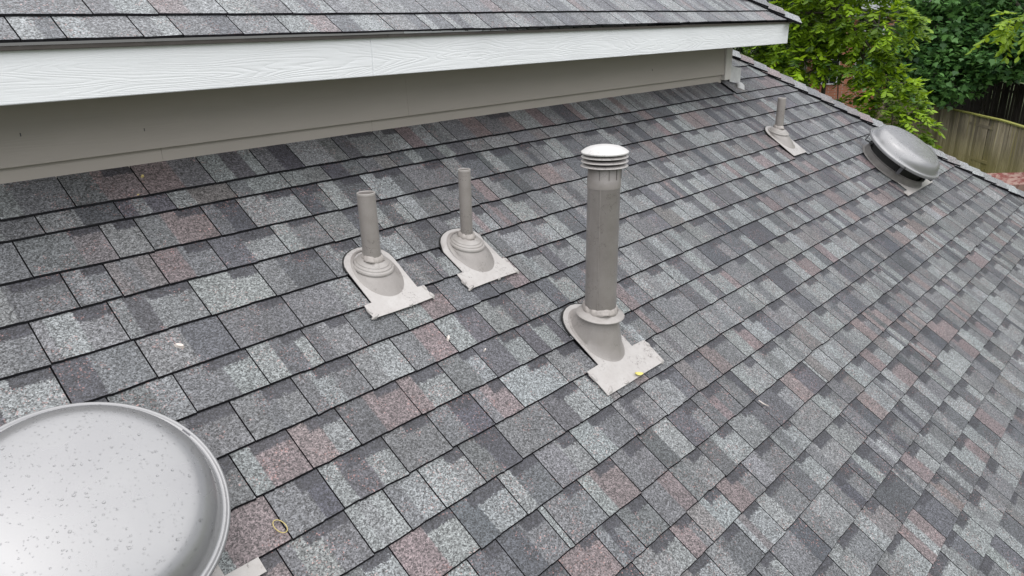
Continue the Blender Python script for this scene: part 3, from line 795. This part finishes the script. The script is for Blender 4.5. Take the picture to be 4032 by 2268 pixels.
# ------------------------------------------------------------------ yard: fences, deck, brick house
M_FEN = mat_fence('weathered_fence', (.24, .20, .135), (.64, .55, .40), (.38, .33, .06), .45)
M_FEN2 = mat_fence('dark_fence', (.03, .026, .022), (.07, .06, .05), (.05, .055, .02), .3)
M_MOSS = mat_plain('mossy_cap', (.22, .22, .05), .9, var=.5, nscale=14, bump=.8, bscale=30)
M_RED = mat_red()
def fence(name, label, path, h, bw, gap, thick, mat, capmat, z0=0.0, top_jit=.01, side=-1, post=True, rails=True):
    path = [np.array(p, float) for p in path]
    seg = np.cumsum([0]+[np.linalg.norm(b-a) for a, b in zip(path[:-1], path[1:])])
    def at(d):
        i = min(np.searchsorted(seg, d, side='right')-1, len(path)-2); q = (d-seg[i])/(seg[i+1]-seg[i]); t = unit(path[i+1]-path[i]); return path[i]*(1-q)+path[i+1]*q, t
    root = empty(name, (path[0][0], path[0][1], z0), label, 'fence')
    v, f = box_vf(-bw/2, bw/2, -thick/2, thick/2, 0, h)
    bm = bmesh.new(); bv = [bm.verts.new(p) for p in v]; [bm.faces.new([bv[i] for i in q]) for q in f]
    bmesh.ops.bevel(bm, geom=[e for e in bm.edges if abs(e.verts[0].co.z-e.verts[1].co.z) > .5], offset=.007, segments=1, affect='EDGES')
    me = bpy.data.meshes.new('board'); bm.to_mesh(me); bm.free(); me.materials.append(mat)
    r_ = random.Random(len(label)); d = bw/2
    while d < seg[-1]-bw/2:
        p, t = at(d); nrm = np.array([-t[1], t[0]])
        o = bpy.data.objects.new('board', me); COL.objects.link(o)
        p2 = p+nrm*r_.uniform(-.006, .006)
        o.location = (p2[0], p2[1], z0+r_.uniform(-top_jit, 0)); o.rotation_euler = (r_.gauss(0, .004), 0, math.atan2(t[1], t[0])+r_.gauss(0, .02)); adopt(o, root)
        d += bw+gap+r_.uniform(0, gap)
    d = 0
    while d < seg[-1]:
        e = min(d+2.4, seg[-1]); a, t = at(d); b, _ = at(e-.001); L = np.linalg.norm(b-a); mid = (a+b)/2; ang = math.atan2(b[1]-a[1], b[0]-a[0])
        def seg_box(nm, wy, z_, hz, off, m_):
            vv, ff = box_vf(-L/2, L/2, -wy/2, wy/2, 0, hz); o = mesh_obj(nm, vv, ff, m_)
            nn = np.array([-math.sin(ang), math.cos(ang)]); q = mid+nn*off
            o.location = (q[0], q[1], z_); o.rotation_euler = (0, 0, ang); adopt(o, root)
        if capmat: seg_box('cap_rail', .14, z0+h-.002, .04, 0, capmat)
        if rails:
            for z_ in (.35, h-.35): seg_box('rail', .04, z0+z_, .09, .05*side, mat)
        if post:
            vv, ff = box_vf(-.045, .045, -.045, .045, 0, h-.02); o = mesh_obj('post', vv, ff, mat); nn = np.array([-math.sin(ang), math.cos(ang)]); q = a+nn*.12*side
            o.location = (q[0], q[1], z0); o.rotation_euler = (0, 0, ang); adopt(o, root)
        d = e
    return root
fence('wooden_fence', 'weathered grey board fence with mossy green cap rail beyond the roof hip', [(19.5, -.6), (24, 2.5), (26.2, 3.83), (28.0, 4.95), (29.1, 5.9), (30.3, 7.05), (33.5, 9.6), (37.5, 12.4)], 1.80, .130, .009, .022, M_FEN, M_MOSS)
fence('dark_fence', 'dark shaded board fence with bright gaps, behind the mossy fence', [(27.5, 1.2), (30.5, 3.6), (33.0, 6.2), (35.0, 9.0)], 2.35, .135, .010, .022, M_FEN2, None, z0=.25)
def latch():
    c = np.array([28.3, 5.10]); t = unit(np.array([1.1, .95])); nrm = np.array([t[1], -t[0]])
    p = c-nrm*.05
    parts = [tube_vf([(p[0], p[1], .05), (p[0], p[1], 1.42)], .009, 6)]
    ring = [(p[0]+.07*math.cos(a)*t[0], p[1]+.07*math.cos(a)*t[1], 1.52+.10*math.sin(a)) for a in [2*math.pi*i/16 for i in range(17)]]
    parts.append(tube_vf(ring, .010, 6)); parts.append(tube_vf([(p[0]-.05*t[0], p[1]-.05*t[1], 1.64), (p[0]+.05*t[0], p[1]+.05*t[1], 1.64)], .025, 6))
    parts.append(tube_vf([(p[0], p[1], .66), (p[0], p[1], .76)], .022, 6))
    v, f = merge(parts); o = mesh_obj('hanging_cable', v, f, M_DRIP, None, recentre=True); base_props(o, 'thin dark cable hanging from a hook on the mossy fence', 'cable')
latch()
def deck_red():
    O = (23.0, 3.5, 0); t = empty('deck', O, 'weathered deck with peeling red stain in front of the mossy fence', 'deck')
    z = .70; ang = math.atan2(-.35, .35); d = np.array([math.cos(ang), math.sin(ang)]); e = np.array([-d[1], d[0]])   # d along the front edge, e away from the camera
    base = np.array([22.4, 3.96])
    def place(vv): return [(base[0]+d[0]*a+e[0]*b, base[1]+d[1]*a+e[1]*b, c) for a, b, c in vv]
    for i in range(32):
        a0 = -.6+.145*i; vv, ff = box_vf(a0, a0+.14, 0, 1.5, z-.035, z); mesh_obj('deck_board', place(vv), ff, M_RED, t, recentre=True)
    vv, ff = box_vf(-.6, 4.1, -.04, -.004, z-.20, z-.004); mesh_obj('rim_board', place(vv), ff, M_RED, t, recentre=True)
    for i in range(33):
        a0 = -.6+.142*i; vv, ff = box_vf(a0, a0+.125, -.03, -.006, 0.02, z-.205); mesh_obj('skirt_board', place(vv), ff, M_RED, t, recentre=True)
deck_red()
def brick_house():
    c = np.array([34.5, 12.8]); ang = math.radians(-68); d = np.array([math.cos(ang), math.sin(ang)]); e = np.array([-d[1], d[0]])
    M_BR = mat_brick(); M_W = mat_plain('white_window_paint', (.75, .76, .77), .5, var=.05); M_GL = mat_plain('dark_glass', (.02, .024, .028), .08, var=.2); M_RF = mat_plain('pale_grey_roof', (.33, .34, .36), .8, var=.2, nscale=6)
    t = empty('brick_house', (c[0], c[1], 0), 'red brick house with white windows half hidden behind the yellow-green tree', 'house')
    def pl(vv): return [(c[0]+d[0]*a+e[0]*b, c[1]+d[1]*a+e[1]*b, z) for a, b, z in vv]
    vv, ff = box_vf(-3.2, 2.4, 0, 7, 0, 5.2); mesh_obj('wall', pl(vv), ff, M_BR, t)
    rv = [(-3.7, -.5, 5.2), (2.9, -.5, 5.2), (2.9, 7.5, 5.2), (-3.7, 7.5, 5.2), (-.8, 3.5, 7.2), (.4, 3.5, 7.2)]
    mesh_obj('roof', pl(rv), [(0, 1, 5, 4), (1, 2, 5), (2, 3, 4, 5), (3, 0, 4), (3, 2, 1, 0)], M_RF, t)
    vv, ff = box_vf(-3.4, 2.6, -.12, -.003, 4.95, 5.19); mesh_obj('eave_board', pl(vv), ff, M_W, t)
    for (a, z0, w_, h_) in ((-.05, 2.15, .85, 1.35), (1.55, 2.15, .85, 1.35), (-.05, 3.85, .85, 1.0), (1.55, 3.85, .85, 1.0)):
        vv, ff = box_vf(a-w_/2, a+w_/2, -.03, -.004, z0, z0+h_); wd = mesh_obj('window', pl(vv), ff, M_GL, t)
        fr = []
        for b in ((a-w_/2-.07, a-w_/2, z0-.06, z0+h_+.06), (a+w_/2, a+w_/2+.07, z0-.06, z0+h_+.06), (a-w_/2, a+w_/2, z0-.06, z0), (a-w_/2, a+w_/2, z0+h_, z0+h_+.06), (a-w_/2, a+w_/2, z0+h_/2-.02, z0+h_/2+.02)):
            fr.append(box_vf(b[0], b[1], -.06, -.031, b[2], b[3]))
        for q in (-.17, .17): fr.append(box_vf(a+q*w_-.009, a+q*w_+.009, -.05, -.031, z0, z0+h_))
        for q in (.25, .75): fr.append(box_vf(a-w_/2, a+w_/2, -.049, -.0315, z0+h_*q-.009, z0+h_*q+.009))
        v, f = merge(fr); mesh_obj('frame', pl(v), f, M_W, wd)
    vv, ff = box_vf(-2.0, -1.05, -.03, -.004, 1.0, 3.2); dr = mesh_obj('door', pl(vv), ff, M_W, t)
    vv, ff = box_vf(-1.05, -.9, -.07, -.004, 1.0, 3.3); mesh_obj('frame', pl(vv), ff, M_W, dr)
brick_house()

# ------------------------------------------------------------------ trees
M_LF = mat_leaf('leaf_green'); M_BK = mat_bark('bark', (.10, .085, .07))
def leafmesh(name, P, A, B, shape, cols, mat, parent):
    """P base points, A length vectors, B width vectors (n,3); shape: list of (u along, v across, lift); fan of faces"""
    n = len(P); k = len(shape); sh = np.array(shape)
    N = np.cross(A, B); N /= (np.linalg.norm(N, axis=1, keepdims=True)+1e-9); ln = np.linalg.norm(A, axis=1, keepdims=True)
    V = (P[:, None]+A[:, None]*sh[None, :, 0:1]+B[:, None]*sh[None, :, 1:2]+N[:, None]*ln[:, None]*sh[None, :, 2:3]).reshape(-1, 3)
    me = bpy.data.meshes.new(name)
    nf = k-2
    idx = np.array([[0, i+1, i+2] for i in range(nf)])
    F = (np.arange(n)[:, None, None]*k+idx[None]).reshape(-1, 3)
    me.vertices.add(len(V)); me.vertices.foreach_set('co', V.astype('f').ravel())
    me.loops.add(F.size); me.loops.foreach_set('vertex_index', F.ravel().astype('i'))
    me.polygons.add(len(F)); me.polygons.foreach_set('loop_start', np.arange(0, F.size, 3, dtype='i'))
    me.update(calc_edges=True); me.validate()
    a = me.attributes.new('col', 'FLOAT_COLOR', 'FACE')
    C = np.repeat(np.c_[cols, np.ones(n)], nf, axis=0); a.data.foreach_set('color', C.astype('f').ravel())
    me.materials.append(mat)
    o = bpy.data.objects.new(name, me); COL.objects.link(o); adopt(o, parent); return o
OVAL = [(0, 0, 0), (.35, .42, .05), (.7, .33, .02), (1, 0, -.08), (.7, -.33, .02), (.35, -.42, .05)]
MAPLE = [(0, 0, 0), (.05, .45, .06), (.38, .52, .04), (.52, .26, 0), (1.0, 0, -.06), (.52, -.26, 0), (.38, -.52, .04), (.05, -.45, .06)]
def vn(v): return v/(np.linalg.norm(v, axis=-1, keepdims=True)+1e-9)
def spray_leaves(r_, C, outward, nleaf, sprl, leafl, droop, wr=.45):
    """each centre C grows a drooping twig with leaflets on both sides (pinnate foliage)"""
    n = len(C); q = np.linspace(.08, 1, nleaf)
    dirn = vn(outward+r_.normal(0, .35, (n, 3))+np.array([0, 0, -.1])); L = sprl*r_.uniform(.6, 1.3, n)
    P = C[:, None]+dirn[:, None]*(L[:, None]*q[None])[..., None]; P[..., 2] -= droop*(L[:, None]*q[None]**2)
    t = dirn[:, None]+np.array([0, 0, -1.])*(2*droop*q[None])[..., None]; t = vn(t)
    side = vn(np.cross(t, np.array([0, 0, 1.]))); sg = np.where(np.arange(nleaf) % 2, 1., -1.)[None, :, None]
    A = vn(side*sg*.8+t*.75+r_.normal(0, .22, t.shape)+np.array([0, 0, -.15]))*(leafl*r_.uniform(.7, 1.25, (n, nleaf)))[..., None]
    B = vn(np.cross(A, np.array([0, 0, 1.])+r_.normal(0, .3, A.shape)))*np.linalg.norm(A, axis=-1, keepdims=True)*wr
    return P.reshape(-1, 3), A.reshape(-1, 3), B.reshape(-1, 3), nleaf
def shelf_leaves(r_, C, outward, nleaf, rad, leafl):
    """each centre carries a loose shelf of broad leaves"""
    n = len(C); off = r_.normal(0, 1, (n, nleaf, 3))*np.array([rad, rad, rad*.35])
    P = C[:, None]+off
    A = vn(r_.normal(0, .7, (n, nleaf, 3))+outward[:, None]*.6+np.array([0, 0, -.35]))*(leafl*r_.uniform(.65, 1.25, (n, nleaf)))[..., None]
    B = vn(np.cross(A, np.array([0, 0, 1.])+r_.normal(0, .35, A.shape)))*np.linalg.norm(A, axis=-1, keepdims=True)*.95
    return P.reshape(-1, 3), A.reshape(-1, 3), B.reshape(-1, 3), nleaf
def crown_centres(r_, blobs, n):
    w_ = np.array([b[1][0]*b[1][1]+b[1][0]*b[1][2] for b in blobs]); w_ = w_/w_.sum(); C = []; O_ = []
    for (c, rad), q in zip(blobs, w_):
        m_ = int(n*q)+1; u = vn(r_.normal(0, 1, (m_, 3))); rr = r_.uniform(.35, 1.0, (m_, 1))**.45
        C.append(np.array(c)+u*rr*np.array(rad)); O_.append(vn(u*[1, 1, .5]))
    return np.vstack(C), np.vstack(O_)
def tree(name, label, base, blobs, kind, n, nleaf, leafl, c0, c1, seed, height=None, trunk_r=.14, spr=.4, droop=.35, group=None, cat='tree', toplit=0.0):
    r_ = np.random.default_rng(seed); base = np.array(base, float)
    root = empty(name, tuple(base), label, cat, group)
    cen = np.mean([b[0] for b in blobs], axis=0); height = height or cen[2]
    tp = [base, base+np.array([.05, -.04, .33*height]), base*[1, 1, 0]*.4+cen*[.6, .6, 0]+[0, 0, .7*height+.3*base[2]], [cen[0], cen[1], height]]
    parts = [tube_vf(tp, [trunk_r, trunk_r*.8, trunk_r*.55, trunk_r*.2], 10)]
    v, f = merge(parts); mesh_obj('trunk', v, f, M_BK, root, smooth=True)
    C, O_ = crown_centres(r_, blobs, n)
    limbs = []
    for (bc, rad) in blobs:
        q = r_.uniform(.35, .8); s_ = np.array(tp[1])*(1-q)+np.array(tp[3])*q; e_ = np.array(bc); md = (s_+e_)/2+[0, 0, .15*np.linalg.norm(e_-s_)]
        limbs.append(tube_vf([s_, md, e_], [trunk_r*.4, trunk_r*.28, trunk_r*.12], 6))
    for i in r_.choice(len(C), min(len(C), 120), replace=False):
        j = int(np.argmin([np.linalg.norm(np.array(b[0])-C[i]) for b in blobs])); s_ = np.array(blobs[j][0])
        limbs.append(tube_vf([s_, (s_+C[i])/2+[0, 0, .06], C[i]], [.022, .014, .006], 4))
    v, f = merge(limbs); mesh_obj('branches', v, f, M_BK, root)
    if kind == 'spray': P, A, B, k = spray_leaves(r_, C, O_, nleaf, spr, leafl, droop, .55); shp = OVAL
    else: P, A, B, k = shelf_leaves(r_, C, O_, nleaf, spr, leafl); shp = MAPLE
    tone = np.repeat(r_.uniform(0, 1, len(C))**1.9, k)*.75+r_.uniform(0, 1, len(P))*.25
    cols = np.array(c0)[None]*(1-tone[:, None])+np.array(c1)[None]*tone[:, None]
    leafmesh('crown', P, A, B, shp, cols, M_LF, root)
    return root
# bright tree with drooping pinnate sprays
tree('ash_tree', 'yellow-green tree with drooping sprays of narrow leaves beside the white fascia end', (19.6, 7.4, 0),
     [((18.8, 7.0, 5.1), (1.1, 1.1, .7)), ((18.6, 5.9, 4.75), (.9, .8, .55)), ((18.9, 7.9, 4.7), (.9, .9, .7)), ((18.5, 6.1, 4.05), (.8, .6, .35)), ((18.3, 7.4, 4.0), (.8, .6, .4)), ((18.4, 5.35, 3.45), (.7, .55, .35)), ((18.0, 5.15, 2.95), (.7, .55, .28)), ((18.9, 8.6, 3.6), (.9, .8, .5)), ((19.2, 7.2, 6.2), (1.5, 1.5, .8)), ((17.9, 4.8, 2.6), (.6, .45, .22)), ((18.4, 7.9, 2.9), (.8, .7, .4)), ((18.2, 6.4, 2.75), (.6, .6, .35)), ((18.9, 9.4, 4.4), (1.0, .9, .8))],
     'spray', 1700, 10, .165, (.014, .050, .008), (.40, .62, .030), 41, 6.4, .08, .36, .3)
# broad dark maple over the fence
tree('maple_tree', 'dark green broad-leaved maple hanging over the mossy fence', (31.6, 7.6, 0),
     [((30.6, 7.2, 4.2), (2.0, 1.9, 1.3)), ((30.2, 5.8, 3.7), (1.6, 1.4, 1.0)), ((29.6, 8.2, 3.5), (1.4, 1.4, 1.1)), ((29.6, 6.9, 2.9), (1.4, 1.3, .8)), ((31, 4.6, 4.4), (1.8, 1.5, 1.1)), ((31, 7.4, 5.8), (2.2, 2.2, 1.2)), ((30.8, 3.4, 5.0), (1.6, 1.4, 1.2))],
     'shelf', 950, 16, .20, (.014, .052, .016), (.17, .36, .10), 42, 6.5, .2, .30)
# bright branch reaching in at the right
tree('locust_tree', 'near tree whose bright yellow-green branch reaches in at the right edge', (12.8, -1.2, 0),
     [((12.4, 2.12, 4.86), (.45, .34, .13)), ((12.3, 1.75, 4.98), (.5, .4, .12)), ((12.4, 1.2, 5.2), (.7, .6, .3)), ((12.6, .1, 5.9), (1.2, 1.1, .7)), ((13.0, -1.2, 6.6), (1.6, 1.6, 1.0)), ((12.5, -2.5, 5.8), (1.2, 1.2, .8))],
     'spray', 900, 13, .11, (.12, .22, .012), (.32, .47, .03), 43, 6.6, .11, .32, .3)
# mid row and background wood, each its own tree
spec = [((33.5, 15.8, 0), 9, 'tall dark tree behind the white fascia end', 0), ((39.0, 17.0, 0), 12, 'tall dark tree behind the brick house', 0), ((40.5, 12.2, 0), 12, 'tall deep green tree behind the yellow-green tree', 1),
        ((40, 8.2, 0), 12, 'tall dark green tree straight behind the maple', 0), ((38.5, 4.6, 0), 12, 'tall green tree behind the dark fence', 1), ((36.5, 1.2, 0), 12, 'tall tree at the right edge behind the fences', 0), ((46, 15, 0), 14, 'very tall far tree behind the brick house roof', 0), ((47, 9, 0), 14, 'very tall far tree in the middle of the wood', 1), ((45, 3.5, 0), 14, 'very tall far tree at the right of the wood', 0), ((36, 21, 0), 12, 'tall far tree hidden behind the upper eave', 0), ((34.5, 26, 0), 12, 'tall far tree behind the roof, left of the brick house', 1), ((31, 30.5, 0), 12, 'leftmost tall far tree behind the upper roof', 0)]
for i, (b, h, lab, k) in enumerate(spec):
    r_ = np.random.default_rng(100+i); bl = []
    for j in range(11):
        a = r_.uniform(0, 6.28); q = r_.uniform(.4, 2.4); bl.append(((b[0]+q*math.cos(a)-.4, b[1]+q*math.sin(a), r_.uniform(1.6, h-1.2)), (r_.uniform(1.2, 1.9), r_.uniform(1.2, 1.9), r_.uniform(.9, 1.4))))
    tree('woodland_tree', lab, b, bl, 'shelf', 800, 14, .21, ((.010, .024, .008), (.012, .034, .009))[k], ((.026, .055, .014), (.035, .078, .016))[k], 200+i, h-1, .22, .42, group='trees of the wood beyond the fences')
# undergrowth in front of the brick house and along the fence
for i, (x, y, h, lab, c1) in enumerate((((27.0), 11.6, 2.2, 'dark leafy shrub under the yellow-green tree', (.035, .075, .018)), (25.2, 9.6, 2.0, 'dark green shrub left of the mossy fence', (.04, .085, .02)), (24.2, 8.0, 1.7, 'low green shrub between the yellow-green tree and the fence', (.04, .09, .02)), (28.5, 14.2, 2.6, 'grey-green shrub below the brick house door', (.05, .085, .035)), (29.0, 10.6, 1.5, 'leafy shrub against the left end of the mossy fence', (.035, .08, .018)))):
    tree('shrub', lab, (x, y, 0), [((x, y, h*.55), (1.5, 1.5, h*.5)), ((x+.7, y-.8, h*.45), (1.0, 1.0, h*.42)), ((x-.6, y+.9, h*.4), (1.1, 1.1, h*.4))], 'shelf', 420, 13, .11, (.012, .03, .008), c1, 300+i, h*.7, .05, .26, cat='shrub', group='shrubs below the wood')
